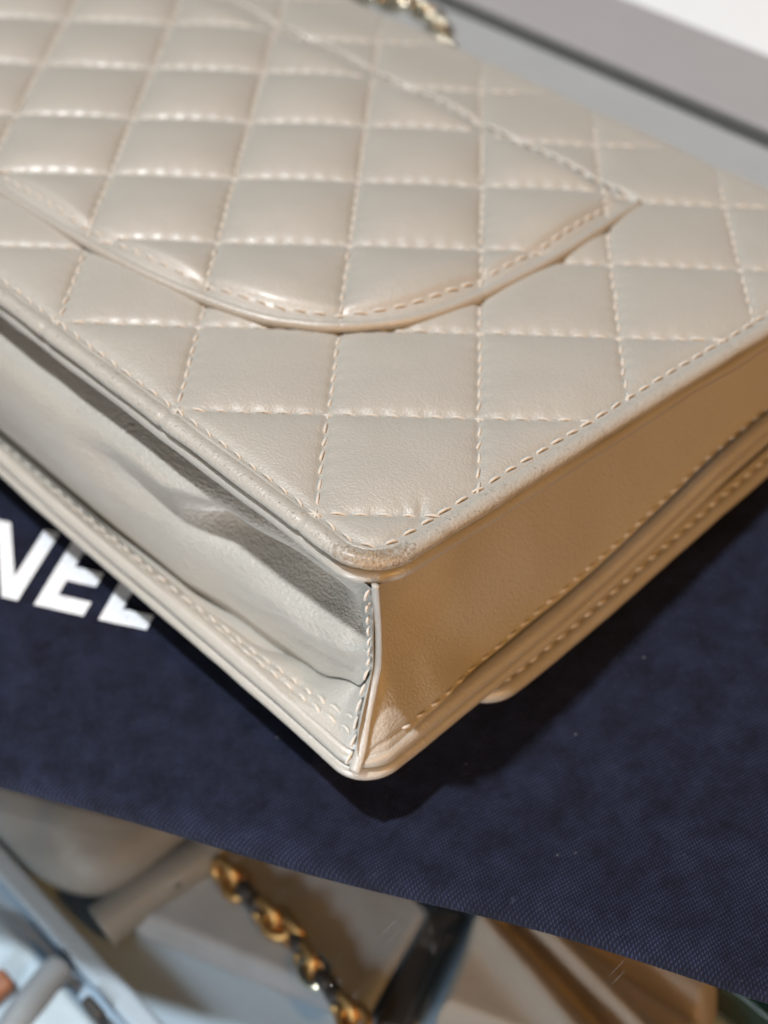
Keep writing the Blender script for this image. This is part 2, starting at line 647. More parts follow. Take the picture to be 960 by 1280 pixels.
def poly_sdf(X, Y, path):
    """signed distance to an open U path closed by the straight seam; >0 inside"""
    P = np.vstack([path, path[:1]])
    pts = np.stack([X.ravel(), Y.ravel()], 1)
    best = np.full(len(pts), 1e9)
    inside = np.zeros(len(pts), bool)
    for k in range(0, len(P) - 1):
        a, b = P[k], P[k + 1]
        ab = b - a
        t = np.clip(((pts - a) @ ab) / (ab @ ab + 1e-12), 0, 1)
        d2 = ((pts - a - t[:, None] * ab) ** 2).sum(1)
        best = np.minimum(best, d2)
        c = (a[1] > pts[:, 1]) != (b[1] > pts[:, 1])
        with np.errstate(divide='ignore', invalid='ignore'):
            xi = a[0] + (pts[:, 1] - a[1]) / (b[1] - a[1]) * ab[0]
        inside ^= c & (pts[:, 0] < xi)
    d = np.sqrt(best)
    return np.where(inside, d, -d).reshape(X.shape)


POCK_C = POCK[::6]


def border_fac(X, Y):
    d = rr_sdf(X, Y, 0.0, 9.0, Y0, Y1, RC)
    return d


def panel_bend(X):
    return -0.006 * np.maximum(X - 1.5, 0) ** 2


def panel_z(X, Y):
    d = border_fac(X, Y)
    z = quilt(X, Y, 0.032, 2.9)
    e = np.clip(d / 0.30, 0, 1)
    e = 1 - (1 - e) ** 2.2
    z = z * (0.12 + 0.88 * e) * (1 - 0.6 * sstep(X, 3.45, 3.95))
    z -= 0.010 * np.exp(-(np.abs(d) / 0.026) ** 2)
    # gathered border outside the stitch line rises into the piping
    z += 0.006 * sstep(-d, 0.012, 0.028) - 0.060 * sstep(-d, 0.030, 0.050)
    # seam where the pocket is let in
    inY = sstep(Y, PYA, PYA + 0.25) * sstep(2 * YC - Y, PYA, PYA + 0.25)
    z -= inY * 0.030 * np.exp(-(np.abs(X - PXB) / 0.028) ** 2)
    # small creases fanning out of the corner
    for ang, off, am in ((0.55, 0.0, 0.010), (0.95, 0.03, 0.008), (1.25, -0.02, 0.006)):
        u = (X - 0.30) * math.cos(ang) + (Y + 0.34) * math.sin(ang)
        w = -(X - 0.30) * math.sin(ang) + (Y + 0.34) * math.cos(ang) + off
        z -= am * np.exp(-(w / 0.014) ** 2) * sstep(u, -0.03, 0.02) * (1 - sstep(u, 0.05, 0.20))
    z += 0.0035 * fbm(X, Y, 5.0, 1)
    z += 0.0012 * fbm(X, Y, 26.0, 2, 2) * np.exp(-np.clip(d, 0, 9) / 0.25)
    return z + panel_bend(X)


def rounded_corner(X, Y, r=RC + 0.05, x0=-0.05, y0=Y0 - 0.05):
    """push the square grid corner onto a round one"""
    cx, cy = x0 + r, y0 + r
    u, v = np.maximum(cx - X, 0), np.maximum(cy - Y, 0)
    m = (u > 0) & (v > 0)
    k = np.where(m, np.maximum(u, v) / np.maximum(np.hypot(u, v), 1e-9), 1)
    return np.where(m, cx - u * k, X), np.where(m, cy - v * k, Y)


xs = np.concatenate([np.linspace(-0.05, X1, 300), ])
ys = np.concatenate([np.linspace(Y0 - 0.05, 4.3, 372)[:-1], np.linspace(4.3, Y1 + 0.05, 150)])
GX, GY = np.meshgrid(xs, ys, indexing='ij')
GX, GY = rounded_corner(GX, GY)
GX2, GYm = rounded_corner(GX, 2 * YC - GY)
GX, GY = GX2, 2 * YC - GYm
GZ = panel_z(GX, GY)
V = np.stack([GX, GY, GZ], -1)
# roll over the top edge of the bag
na = 40
ang = np.linspace(0, math.radians(86), na + 1)[1:]
zend = panel_bend(np.array([X1]))[0]
RT = 0.30
arcs = []
for a in ang:
    s = X1 + RT * a
    zz = panel_z(np.full_like(ys, s), ys) - panel_bend(np.array([s]))[0]
    cx, cz = X1 + RT * math.sin(a), zend - RT * (1 - math.cos(a))
    arcs.append(np.stack([cx + zz * math.sin(a), ys, cz + zz * math.cos(a)], -1))
tail = []
for k in range(1, 8):
    tail.append(arcs[-1] + np.array([0.004 * k, 0, -0.055 * k]))
V = np.concatenate([V, np.array(arcs), np.array(tail)], 0)
back_panel = mesh_obj('back_panel', V.reshape(-1, 3), grid_faces(V.shape[0], V.shape[1]), M_PANEL, bag)

# ---- stitching of the panel


def quilt_stitch_points(keep):
    C, D = [], []
    rng = np.random.RandomState(5)
    for fam in (0, 1):
        for line in range(-9, 13):
            k = np.arange(-9 * NST, 13 * NST)
            s = (k + 0.5 * 0 + 0.0) / NST
            # holes lie at (k+.5)/NST: stitch centred on k/NST
            if fam == 0:
                ii, jj = np.full_like(s, line), s
                d = np.array([ASP / 2, 0.5])
            else:
                ii, jj = s, np.full_like(s, line)
                d = np.array([ASP / 2, -0.5])
            X, Y = (ii + jj) / 2 * ASP, (jj - ii) / 2
            m = keep(X, Y)
            C.append(np.stack([X[m], Y[m]], 1) + rng.normal(0, 0.0022, (m.sum(), 2)))
            D.append(np.tile(d, (m.sum(), 1)))
    return np.vstack(C), np.vstack(D)


def keep_panel(X, Y):
    ok = (border_fac(X, Y) > -0.06) & (X < 3.9) & (X > -0.03) & (Y > Y0 - 0.04)
    sub = ok & (X < PXB) & (X > 0.3) & (Y > 0.6)
    if sub.any():
        ins = poly_sdf(X[sub], Y[sub], POCK_C) > 0.02
        idx = np.where(sub)[0]
        ok[idx[ins]] = False
    return ok


C, D = quilt_stitch_points(keep_panel)
Zc = panel_z(C[:, 0], C[:, 1])
roll = C[:, 0] > X1
a = np.where(roll, (C[:, 0] - X1) / RT, 0)
zz = Zc - panel_bend(C[:, 0])
Px = np.where(roll, X1 + RT * np.sin(a) + zz * np.sin(a), C[:, 0])
Pz = np.where(roll, zend - RT * (1 - np.cos(a)) + zz * np.cos(a), Zc)
c3 = np.stack([Px, C[:, 1], Pz + 0.009], 1)
d3 = np.stack([D[:, 0] * np.cos(a), D[:, 1], -D[:, 0] * np.sin(a)], 1)
g1 = stitch_geo(c3, d3, np.stack([np.sin(a), 0 * a, np.cos(a)], 1))


def border_path(off, n_arc=26, ymax=Y1, xmax=X1, zf=None, z=0.0):
    """rounded L path: bottom edge (left) from far Y to the corner, then the side edge"""
    r = RC + off
    x0, y0 = -off, Y0 - off
    P = [(x0, y) for y in np.linspace(2 * YC + 0.0 - Y0 - RC, y0 + r, 520)]
    for t in np.linspace(0, math.pi / 2, n_arc)[1:-1]:
        P.append((x0 + r - r * math.cos(t), y0 + r - r * math.sin(t)))
    P += [(x, y0) for x in np.linspace(x0 + r, xmax, 260)]
    P = np.array(P)
    zz = panel_bend(P[:, 0]) + z if zf is None else zf(P)
    return np.column_stack([P, zz])


bp = border_path(0.0)
P, Q, s = along(bp, 0.108)
g2 = stitch_geo(np.column_stack([P[:, :2], panel_z(P[:, 0], P[:, 1]) + 0.012]), np.column_stack([Q[:, :2], Q[:, 0] * 0]))
V, F = join_geo([g1, g2])
st = mesh_obj('stitching', V, F, M_THREAD, back_panel)
st['kind'] = 'stuff'

# ---- rolled piping of the panel and the second roll of the gussets under it


def pinch(P, r0):
    amp = np.where(P[:, 0] > 0.05, 0.05, 0.13)
    """radius along the piping: gathered where a quilt seam runs into it"""
    X, Y = np.maximum(P[:, 0], 0.0), np.maximum(P[:, 1], Y0)
    ii, jj = X / ASP - Y, X / ASP + Y
    d = np.minimum(seam_d(ii), seam_d(jj))
    corner = np.exp(-(np.hypot(X + 0.02, Y + 0.38) / 0.3) ** 2)
    n = 0.05 * fbm(X * 1.0, Y, 9, 4) + 0.06 * corner * fbm(X, Y, 40, 6)
    return r0 * (1 - amp * np.exp(-(d / 0.020) ** 2) + n)


bp = border_path(0.058, z=-0.034)
tube('edge_piping', bp, pinch(bp, 0.048), M_PIPE, bag, seg=20, squash=(1.1, 0.84))
bp = border_path(0.066, z=-0.118)
wob = 0.006 * np.sin(bp[:, 0] * 7) + 0.005 * np.sin(bp[:, 1] * 5.3 + 1)
bp[:, 2] += wob
rr_ = 0.037 * (1 + 0.10 * fbm(bp[:, 0], bp[:, 1], 8, 8))
tube('gusset_piping', bp, rr_, M_EDGE, bag, seg=16)
# small binding joint on the piping near the corner
jp = border_path(0.052, z=-0.030)
k = int(np.argmin(np.hypot(jp[:, 0] + 0.05, jp[:, 1] + 0.20)))

# ---- back pocket


def pocket_top(X, Y, sd):
    q = quilt(X, Y, 0.063, 2.3)
    e = np.clip(sd / 0.30, 0, 1)
    e = 1 - (1 - e) ** 2
    lift = 0.066 * (0.25 + 0.75 * sstep(PXB - X, -0.02, 0.20))
    z = panel_bend(X) + lift * (0.50 + 0.50 * sstep(sd, 0.0, 0.13)) + q * (0.15 + 0.85 * e)
    ds = np.abs(sd - 0.080)
    near_curve = sstep(PXB - X, 0.05, 0.12)
    z -= near_curve * 0.014 * np.exp(-(ds / 0.03) ** 2)
    z += 0.0035 * fbm(X, Y, 5, 11)
    z -= 0.05 * (1 - sstep(PXB - X, 0.0, 0.035))
    return z


px = np.linspace(0.43, PXB, 232)
py = np.concatenate([np.linspace(0.70, 4.3, 290)[:-1], np.linspace(4.3, 2 * YC - 0.70, 110)])
GX, GY = np.meshgrid(px, py, indexing='ij')
SD = poly_sdf(GX, GY, POCK_C)
GZ = pocket_top(GX, GY, np.maximum(SD, 0))
F = grid_faces(len(px), len(py))
inside = (SD > -0.012).ravel()
F = F[inside[F].all(1)]
used = np.unique(F)
remap = np.full(GX.size, -1)
remap[used] = np.arange(len(used))
Vp = np.stack([GX, GY, GZ], -1).reshape(-1, 3)[used]
pocket = mesh_obj('back_pocket', Vp, remap[F], M_PANEL, bag)
pp = np.column_stack([POCK, np.zeros(len(POCK))])
tip = np.minimum(np.abs(POCK[:, 0] - 3.28), 0.5)
pp[:, 2] = panel_bend(POCK[:, 0]) + 0.012 + 0.014 * sstep(tip, 0.0, 0.5)
d = np.minimum(seam_d(POCK[:, 0] / ASP - POCK[:, 1]), seam_d(POCK[:, 0] / ASP + POCK[:, 1]))
rp = 0.034 * (1 - 0.08 * np.exp(-(d / 0.02) ** 2) + 0.03 * fbm(POCK[:, 0], POCK[:, 1], 7, 14)) * (0.72 + 0.28 * sstep(tip, 0.0, 0.9))
tube('pocket_piping', pp, rp, M_EDGE, pocket, seg=18)


def keep_pocket(X, Y):
    ok = (X > 0.4) & (X < PXB - 0.02) & (Y > 0.7) & (Y < 2 * YC - 0.7)
    idx = np.where(ok)[0]
    if len(idx):
        ok[idx] = poly_sdf(X[idx], Y[idx], POCK_C) > 0.02
    return ok


C, D = quilt_stitch_points(keep_pocket)
sdC = poly_sdf(C[:, 0], C[:, 1], POCK_C)
g1 = stitch_geo(np.column_stack([C, pocket_top(C[:, 0], C[:, 1], sdC) + 0.009]), np.column_stack([D, D[:, 0] * 0]))
# row inside the piping
T = np.gradient(POCK, axis=0)
T /= np.linalg.norm(T, axis=1)[:, None]
inn = np.stack([T[:, 1], -T[:, 0]], 1)
test = POCK[200] + inn[200] * 0.1
if test[0] < POCK[200][0]:
    inn = -inn
row = POCK[6:-6] + inn[6:-6] * 0.080
P, Q, s = along(row, 0.106)
P2 = P
sdC = np.full(len(P2), 0.080)
g2 = stitch_geo(np.column_stack([P2, pocket_top(P2[:, 0], P2[:, 1], sdC) + 0.009]), np.column_stack([Q, Q[:, 0] * 0]))
# row along the straight seam
row = np.array([(PXB + 0.012, y) for y in np.linspace(0.95, 2 * YC - 0.95, 60)])
P, Q, s = along(row, 0.106)
g3 = stitch_geo(np.column_stack([P, panel_z(P[:, 0] + 0.02, P[:, 1]) + 0.012]), np.column_stack([Q, Q[:, 0] * 0]))
V, F = join_geo([g1, g2, g3])
st = mesh_obj('stitching', V, F, M_THREAD, pocket)
st['kind'] = 'stuff'

# ---- lower (front) panel: outline and thickness


def zb(X):
    X = np.asarray(X, float)
    return np.where(X < 2.5, -1.20 + 0.06 * X + 0.045 * X * X, -0.769 + 0.20 * (X - 2.5))


LB, RB, RBC = -0.125, -0.505, 0.16


def low_path(off, dz, n_arc=22, xmax=4.22):
    r = RBC + off
    x0, y0 = LB - off, RB - off
    P = [(x0, y) for y in np.linspace(2 * YC - RB - RBC, y0 + r, 300)]
    for t in np.linspace(0, math.pi / 2, n_arc)[1:-1]:
        P.append((x0 + r - r * math.cos(t), y0 + r - r * math.sin(t)))
    P += [(x, y0) for x in np.linspace(x0 + r, xmax, 200)]
    P = np.array(P)
    w = 0.010 * np.sin(P[:, 0] * 3.1) + 0.010 * np.sin(P[:, 1] * 2.3 + 0.5)
    return np.column_stack([P, zb(P[:, 0]) + dz + w])


lp = low_path(0.0, 0.0)
V1, F1 = tube_geo(lp, 0.046 * (1 + 0.06 * fbm(lp[:, 0], lp[:, 1], 6, 21)), seg=16)
# plate closing the lower face
qx = np.linspace(LB + 0.03, 4.22, 60)
qy = np.array([RB + 0.03, 2 * YC - RB - 0.03])
QX, QY = np.meshgrid(qx, qy, indexing='ij')
QX[0] = LB + 0.10
n2 = QX.size
V2 = np.concatenate([np.stack([QX, QY, zb(QX) - 0.03], -1).reshape(-1, 3), np.stack([QX, QY, zb(QX) - 0.10], -1).reshape(-1, 3)])
gf = grid_faces(60, 2)
F2 = [tuple(int(x) for x in f) for f in gf] + [tuple(int(x) + n2 for x in f[::-1]) for f in gf]
V, F = join_geo([(V1, F1), (V2, F2)])
front_panel = mesh_obj('front_panel', V, F, M_EDGE, bag)
lp2 = low_path(0.022, -0.078)
tube('rolled_edge', lp2, 0.036 * (1 + 0.07 * fbm(lp2[:, 0], lp2[:, 1], 7, 22)), M_EDGE, front_panel, seg=14)

# ---- bottom gusset (the folded long strip on the left)
KY = np.array([-0.43, -0.22, 0.10, 0.55, 1.10, 1.9])
KP = np.array([
    [(-0.05, -0.13), (-0.03, -0.20), (-0.02, -0.30), (-0.01, -0.40), (0.00, -0.52), (0.005, -0.62), (0.010, -0.70), (0.015, -0.76)],
    [(-0.05, -0.13), (0.04, -0.19), (0.06, -0.28), (0.06, -0.38), (0.10, -0.53), (0.020, -0.68), (0.035, -0.85), (0.065, -0.99)],
    [(-0.05, -0.13), (0.11, -0.18), (0.11, -0.27), (0.05, -0.38), (0.20, -0.55), (0.015, -0.72), (0.035, -0.92), (0.085, -1.16)],
    [(-0.05, -0.13), (0.16, -0.17), (0.13, -0.26), (0.00, -0.39), (0.25, -0.57), (0.025, -0.72), (0.015, -0.94), (0.085, -1.28)],
    [(-0.05, -0.13), (0.19, -0.165), (0.19, -0.26), (-0.09, -0.42), (0.00, -0.60), (-0.06, -0.80), (-0.04, -1.05), (0.065, -1.33)],
    [(-0.05, -0.13), (0.20, -0.165), (0.20, -0.26), (-0.06, -0.42), (-0.14, -0.60), (-0.14, -0.82), (-0.06, -1.07), (0.065, -1.35)]])


def lerp_profiles(y):
    y = min(max(y, KY[0]), KY[-1])
    k = min(int(np.searchsorted(KY, y, side='right')) - 1, len(KY) - 2)
    t = (y - KY[k]) / (KY[k + 1] - KY[k])
    t = t * t * (3 - 2 * t)
    return KP[k] * (1 - t) + KP[k + 1] * t


gy = np.concatenate([np.linspace(-0.43, 3.4, 330)[:-1], np.linspace(3.4, YC, 20)])
NT = 130
rows, crease = [], []
for y in gy:
    pr = catmull(lerp_profiles(y), NT)
    rows.append(np.column_stack([pr[:, 0], np.full(NT, y), pr[:, 1]]))
G = np.array(rows)
YY, ZZ = G[:, :, 1], G[:, :, 2]
endf = sstep(-ZZ, 0.15, 0.4) * (1 - sstep(np.linspace(0, 1, NT)[None] + 0 * YY, 0.85, 1.0)) * sstep(YY, -0.43, -0.25)
soft = 1 - sstep(YY, 0.9, 2.2)
G[:, :, 0] += endf * (0.004 * fbm(YY * 0.5, ZZ * 1.6, 4.5, 31) + 0.003 * soft * fbm(YY * 0.7 + ZZ * 0.5, ZZ * 1.5, 7, 33)
                      + 0.0016 * soft * fbm(YY * 0.6, ZZ * 1.8, 26, 35, 2))
# diagonal pull folds running to the corner seam
for (ya, za, yb_, zb_, am, wd) in ((1.05, -0.58, -0.25, -0.46, -0.035, 0.05), (0.85, -1.00, -0.36, -0.66, 0.028, 0.08), (0.6, -0.82, -0.35, -0.60, 0.016, 0.035), (0.45, -1.04, -0.30, -0.84, -0.016, 0.035)):
    L_ = math.hypot(yb_ - ya, zb_ - za)
    u = ((YY - ya) * (yb_ - ya) + (ZZ - za) * (zb_ - za)) / L_ / L_
    w = ((YY - ya) * (zb_ - za) - (ZZ - za) * (yb_ - ya)) / L_
    G[:, :, 0] += -0.8 * am * np.exp(-(w / wd) ** 2) * sstep(u, 0, 0.35) * (1 - sstep(u, 0.8, 1.0))
nearc = np.exp(-((ZZ + 0.75) / 0.25) ** 2) * (1 - sstep(YY, -0.43, -0.15))
G[:, :, 1] += 0.055 * nearc
G[:, :, 0] += 0.030 * nearc
Gm = G[::-1].copy()
Gm[:, :, 1] = 2 * YC - Gm[:, :, 1]
Gall = np.concatenate([G, Gm[1:]], 0)
gusset = mesh_obj('bottom_gusset', Gall.reshape(-1, 3), grid_faces(Gall.shape[0], NT, True), M_GUSSET, bag)

# flat stitched margin of the front panel between the crease and its rolled edge
rows = []
NF = 40
for k, y in enumerate(Gall[:, 0, 1]):
    c = Gall[k, -1].copy()
    c[0] += 0.02
    c[2] -= 0.010
    # follow the round corner of the edge
    ye = max(y, RB + 0.02)
    yy = min(ye, 2 * YC - ye)
    off = 0.0
    if yy < RB + RBC:
        t = (RB + RBC - yy) / RBC
        off = RBC * (1 - math.sqrt(max(0, 1 - t * t)))
    e = np.array([LB + off - 0.005, y, zb(LB) + 0.044])
    ts = np.linspace(0, 1, NF)
    r = c[None] * (1 - ts)[:, None] + e[None] * ts[:, None]
    r[:, 2] += 0.012 * np.sin(np.pi * ts) - 0.008 * np.exp(-((ts - 0.62) / 0.06) ** 2) - 0.008 * np.exp(-((ts - 0.80) / 0.06) ** 2)
    rows.append(r)
Fl = np.array(rows)
margin = mesh_obj('stitched_margin', Fl.reshape(-1, 3), grid_faces(Fl.shape[0], NF, True), M_SIDE, front_panel)
gs = []
for fr, off in ((0.62, 0), (0.80, 0.05)):
    line = np.array([Fl[k, int(fr * (NF - 1))] for k in range(len(Fl)) if Fl[k, 0, 1] > -0.3 and Fl[k, 0, 1] < 2 * YC])
    line = line[::-1]
    P, Q, s = along(line, 0.108)
    P[:, 2] += 0.009
    gs.append(stitch_geo(P, Q))
V, F = join_geo(gs)
st = mesh_obj('stitching', V, F, M_THREAD, margin)
st['kind'] = 'stuff'

# ---- side gusset (flat strip on the right), wedge shaped
KX = np.array([-0.04, 0.10, 0.35, 0.70, 1.2])
KQ = np.array([   # (Y, fraction of the drop from the piping to the lower edge)
    [(-0.43, 0.00), (-0.43, 0.06), (-0.43, 0.25), (-0.43, 0.48), (-0.43, 0.70), (-0.44, 0.87), (-0.46, 0.95), (-0.48, 1.00)],
    [(-0.43, 0.00), (-0.34, 0.05), (-0.24, 0.20), (-0.22, 0.42), (-0.29, 0.58), (-0.40, 0.73), (-0.49, 0.88), (-0.535, 1.00)],
    [(-0.43, 0.00), (-0.30, 0.04), (-0.18, 0.18), (-0.20, 0.42), (-0.28, 0.58), (-0.38, 0.74), (-0.48, 0.89), (-0.53, 1.00)],
    [(-0.43, 0.00), (-0.30, 0.04), (-0.22, 0.16), (-0.26, 0.42), (-0.33, 0.66), (-0.41, 0.86), (-0.445, 0.94), (-0.475, 1.00)],
    [(-0.43, 0.00), (-0.29, 0.04), (-0.22, 0.16), (-0.28, 0.42), (-0.36, 0.68), (-0.41, 0.86), (-0.435, 0.94), (-0.465, 1.00)]])


def side_profile(x):
    x = min(max(x, KX[0]), KX[-1])
    k = min(int(np.searchsorted(KX, x, side='right')) - 1, len(KX) - 2)
    t = (x - KX[k]) / (KX[k + 1] - KX[k])
    t = t * t * (3 - 2 * t)
    return KQ[k] * (1 - t) + KQ[k + 1] * t


gx = np.linspace(-0.04, 4.24, 300)
NS = 100
rows = []
for x in gx:
    pr = catmull(side_profile(x), NS)
    xx = x - sstep(pr[:, 1], 0.5, 1.0) * 0.10 * (1 - sstep(x, -0.04, 0.5))
    ztop = -0.13 + panel_bend(np.array([x]))[0] - (0.30 * sstep(x, X1 - 0.1, 4.24) ** 2)
    rows.append(np.column_stack([xx, pr[:, 0], ztop + pr[:, 1] * (zb(xx) + 0.0 - ztop)]))
S_ = np.array(rows)
nears = np.exp(-((S_[:, :, 2] + 0.75) / 0.25) ** 2) * (1 - sstep(S_[:, :, 0], -0.04, 0.16))
S_[:, :, 1] += 0.050 * nears
S_[:, :, 0] += 0.060 * nears
S_[:, :, 1] += 0.006 * fbm(S_[:, :, 0], S_[:, :, 2], 4, 41) * sstep(S_[:, :, 0], 0, 0.3)
# shallow groove along the stitched line
fr = np.linspace(0, 1, NS)[None]
S_[:, :, 1] += 0.010 * np.exp(-((fr - 0.905) / 0.016) ** 2)
side = mesh_obj('side_gusset', S_.reshape(-1, 3), grid_faces(len(gx), NS), M_SIDE, bag)
Sm = S_.copy()
Sm[:, :, 1] = 2 * YC - Sm[:, :, 1]
mesh_obj('side_gusset', Sm.reshape(-1, 3), grid_faces(len(gx), NS, True), M_SIDE, bag)
kk = int(0.905 * NS)
line = S_[14:, kk]
P, Q, s = along(line, 0.100)
P[:, 1] -= 0.010
g1 = stitch_geo(P, Q, np.tile([[0, -0.95, 0.3]], (len(P), 1)), L=0.066, r=0.0085)
V, F = join_geo([g1])
st = mesh_obj('stitching', V, F, M_THREAD, side)
st['kind'] = 'stuff'

# ---- corner seam: raised leather lip where the two gussets meet, with its own stitches
lipc = catmull([(-0.045, -0.455, -0.10), (-0.022, -0.450, -0.28), (0.010, -0.432, -0.48), (0.045, -0.400, -0.70), (0.025, -0.392, -0.84), (-0.03, -0.412, -0.99), (-0.10, -0.455, -1.13), (-0.158, -0.474, -1.235)], 90)
wl = 0.019 + 0.011 * sstep(np.linspace(0, 1, 90), 0.35, 0.7)
lipc[:, 1] += 0.012
V, F = tube_geo(lipc, wl, seg=16, squash=(1.0, 0.55), up=(1, 0.3, 0))
lip = mesh_obj('corner_seam', V, to_list(F), M_EDGE, bag)
sl = lipc.copy()
sl[:, 0] -= 0.012
sl[:, 1] += 0.035
P, Q, s = along(sl[3:-6], 0.088)
P[:, 0] -= 0.022
g1 = stitch_geo(P, Q, np.tile([[-0.9, -0.3, 0.1]], (len(P), 1)), L=0.062)
V, F = join_geo([g1])
st = mesh_obj('stitching', V, F, M_THREAD, lip)
st['kind'] = 'stuff'

# ---- front flap under the front panel


def fdz(X):
    return 0.02 - 0.062 * np.clip(np.asarray(X) - 0.66, 0, 9)


def flap_path(off, dz, xa=0.66, ya=-0.555, r=0.17, xmax=4.36):
    P = [(xa - off, y) for y in np.linspace(YC * 2 + 0.5, ya - off + r, 200)]
    for t in np.linspace(0, math.pi / 2, 20)[1:-1]:
        P.append((xa - off + r - r * math.cos(t), ya - off + r - r * math.sin(t)))
    P += [(x, ya - off) for x in np.linspace(xa - off + r, xmax, 160)]
    P = np.array(P)
    return np.column_stack([P, zb(P[:, 0]) + dz + fdz(P[:, 0]) + 0.008 * np.sin(P[:, 0] * 4)])


f1 = flap_path(0.0, -0.185)
V1, F1 = tube_geo(f1, 0.046 * (1 + 0.06 * fbm(f1[:, 0], f1[:, 1], 7, 51)), seg=16)
f2 = flap_path(-0.045, -0.135)
V2, F2 = tube_geo(f2, 0.028, seg=10)
# padded body of the flap: flat above, cushioned below down to the cloth
fx = np.linspace(0.68, 4.36, 40)
fy = np.linspace(-0.53, 2 * YC + 0.53, 70)
FX, FY = np.meshgrid(fx, fy, indexing='ij')
ctr = np.clip(np.minimum(np.minimum(FX - 0.68, 4.36 - FX), np.minimum(FY + 0.53, 2 * YC + 0.53 - FY)) / 0.9, 0, 1)
ctr = ctr * ctr * (3 - 2 * ctr)
ftop = zb(FX) + fdz(FX) - 0.135
fbot = ftop - 0.07
gnd = G0 + M_T * FX + 0.012
fbot = np.where(gnd < fbot, fbot + (gnd - fbot) * ctr, fbot)
n1 = FX.size
V3 = np.concatenate([np.stack([FX, FY, ftop], -1).reshape(-1, 3), np.stack([FX, FY, fbot], -1).reshape(-1, 3)])
gf = grid_faces(40, 70)
F3 = [tuple(int(x) for x in f) for f in gf] + [tuple(int(x) + n1 for x in f[::-1]) for f in gf]
V, F = join_geo([(V1, F1), (V2, F2), (V3, F3)])
flap = mesh_obj('front_flap', V, F, M_EDGE, bag)
f3 = flap_path(-0.012, -0.128)
P, Q, s = along(f3[205:], 0.105)
g1 = stitch_geo(P, Q, np.tile([[0, -0.7, 0.7]], (len(P), 1)), L=0.070, r=0.0095)
V, F = join_geo([g1])
st = mesh_obj('stitching', V, F, M_THREAD, flap)
st['kind'] = 'stuff'
# the leather between the rolled top edge and the flap
V = [(4.26, -0.42, -0.60), (4.26, 2 * YC + 0.42, -0.60), (4.32, 2 * YC + 0.46, -0.76), (4.32, -0.5, -0.76), (4.24, -0.42, -0.35), (4.24, 2 * YC + 0.42, -0.35)]
mesh_obj('top_edge', V, [(0, 1, 2, 3), (4, 5, 1, 0)], M_PANEL, bag, smooth=False)

# ------------------------------------------------------------------ dust bag (cloth)
CA = np.array([-0.46, -1.02])
CD = np.array([0.436, -0.900])
CD /= np.linalg.norm(CD)
CP = np.array([-CD[1], CD[0]])      # into the scene (+X)
nu, nv = 300, 190
uu = np.linspace(-6.2, 4.6, nu)
vv = np.concatenate([np.linspace(0, 0.25, 30)[:-1], np.linspace(0.25, 5.3, nv - 29)])
UU, VV = np.meshgrid(uu, vv, indexing='ij')
wav = 0.035 * np.sin(UU * 0.9 + 0.6) + 0.014 * np.sin(UU * 2.7)
Xc = CA[0] + CD[0] * UU + CP[0] * (VV + wav)
Yc = CA[1] + CD[1] * UU + CP[1] * (VV + wav)
TK = 0.12
edge = np.sqrt(np.clip(1 - (1 - np.clip(VV / 0.13, 0, 1)) ** 2, 0, 1))
Zc = -TK + TK * (0.10 + 0.90 * edge) + 0.012 * fbm(Xc, Yc, 1.6, 61) * edge + (0.016 * np.exp(-((UU - 0.45 * VV - 1.35 + 0.1 * np.sin(2.0 * VV)) / 0.10) ** 2) * sstep(VV, 0.15, 0.6) * (1 - sstep(VV, 1.6, 2.2)) - 0.012 * np.exp(-((UU + 0.5 * VV - 2.9) / 0.12) ** 2) * sstep(VV, 0.1, 0.5)) * edge + 0.0025 * fbm(Xc, Yc, 9, 62) * edge
ZT = Zc.copy()
top = np.stack([Xc, Yc, Zc], -1)
bot = top.copy()
bot[:, :, 2] = -TK + 0.003
V = np.concatenate([top.reshape(-1, 3), bot.reshape(-1, 3)])
F = [tuple(f) for f in grid_faces(nu, nv, True)]
F += [tuple(int(x) + nu * nv for x in f[::-1]) for f in grid_faces(nu, nv, True)]
for i in range(nu - 1):
    a, b = i * nv, (i + 1) * nv
    F.append((a, b, b + nu * nv, a + nu * nv))
    a, b = a + nv - 1, b + nv - 1
    F.append((b, a, a + nu * nv, b + nu * nv))
for j in range(nv - 1):
    F.append((j + 1, j, j + nu * nv, j + 1 + nu * nv))
    a = (nu - 1) * nv + j
    F.append((a, a + 1, a + 1 + nu * nv, a + nu * nv))
cloth = mesh_obj('dust_bag', V, F, M_CANVAS)
setp(cloth, 'navy cotton dust bag with white capital letters spread under the handbag', 'dust bag')


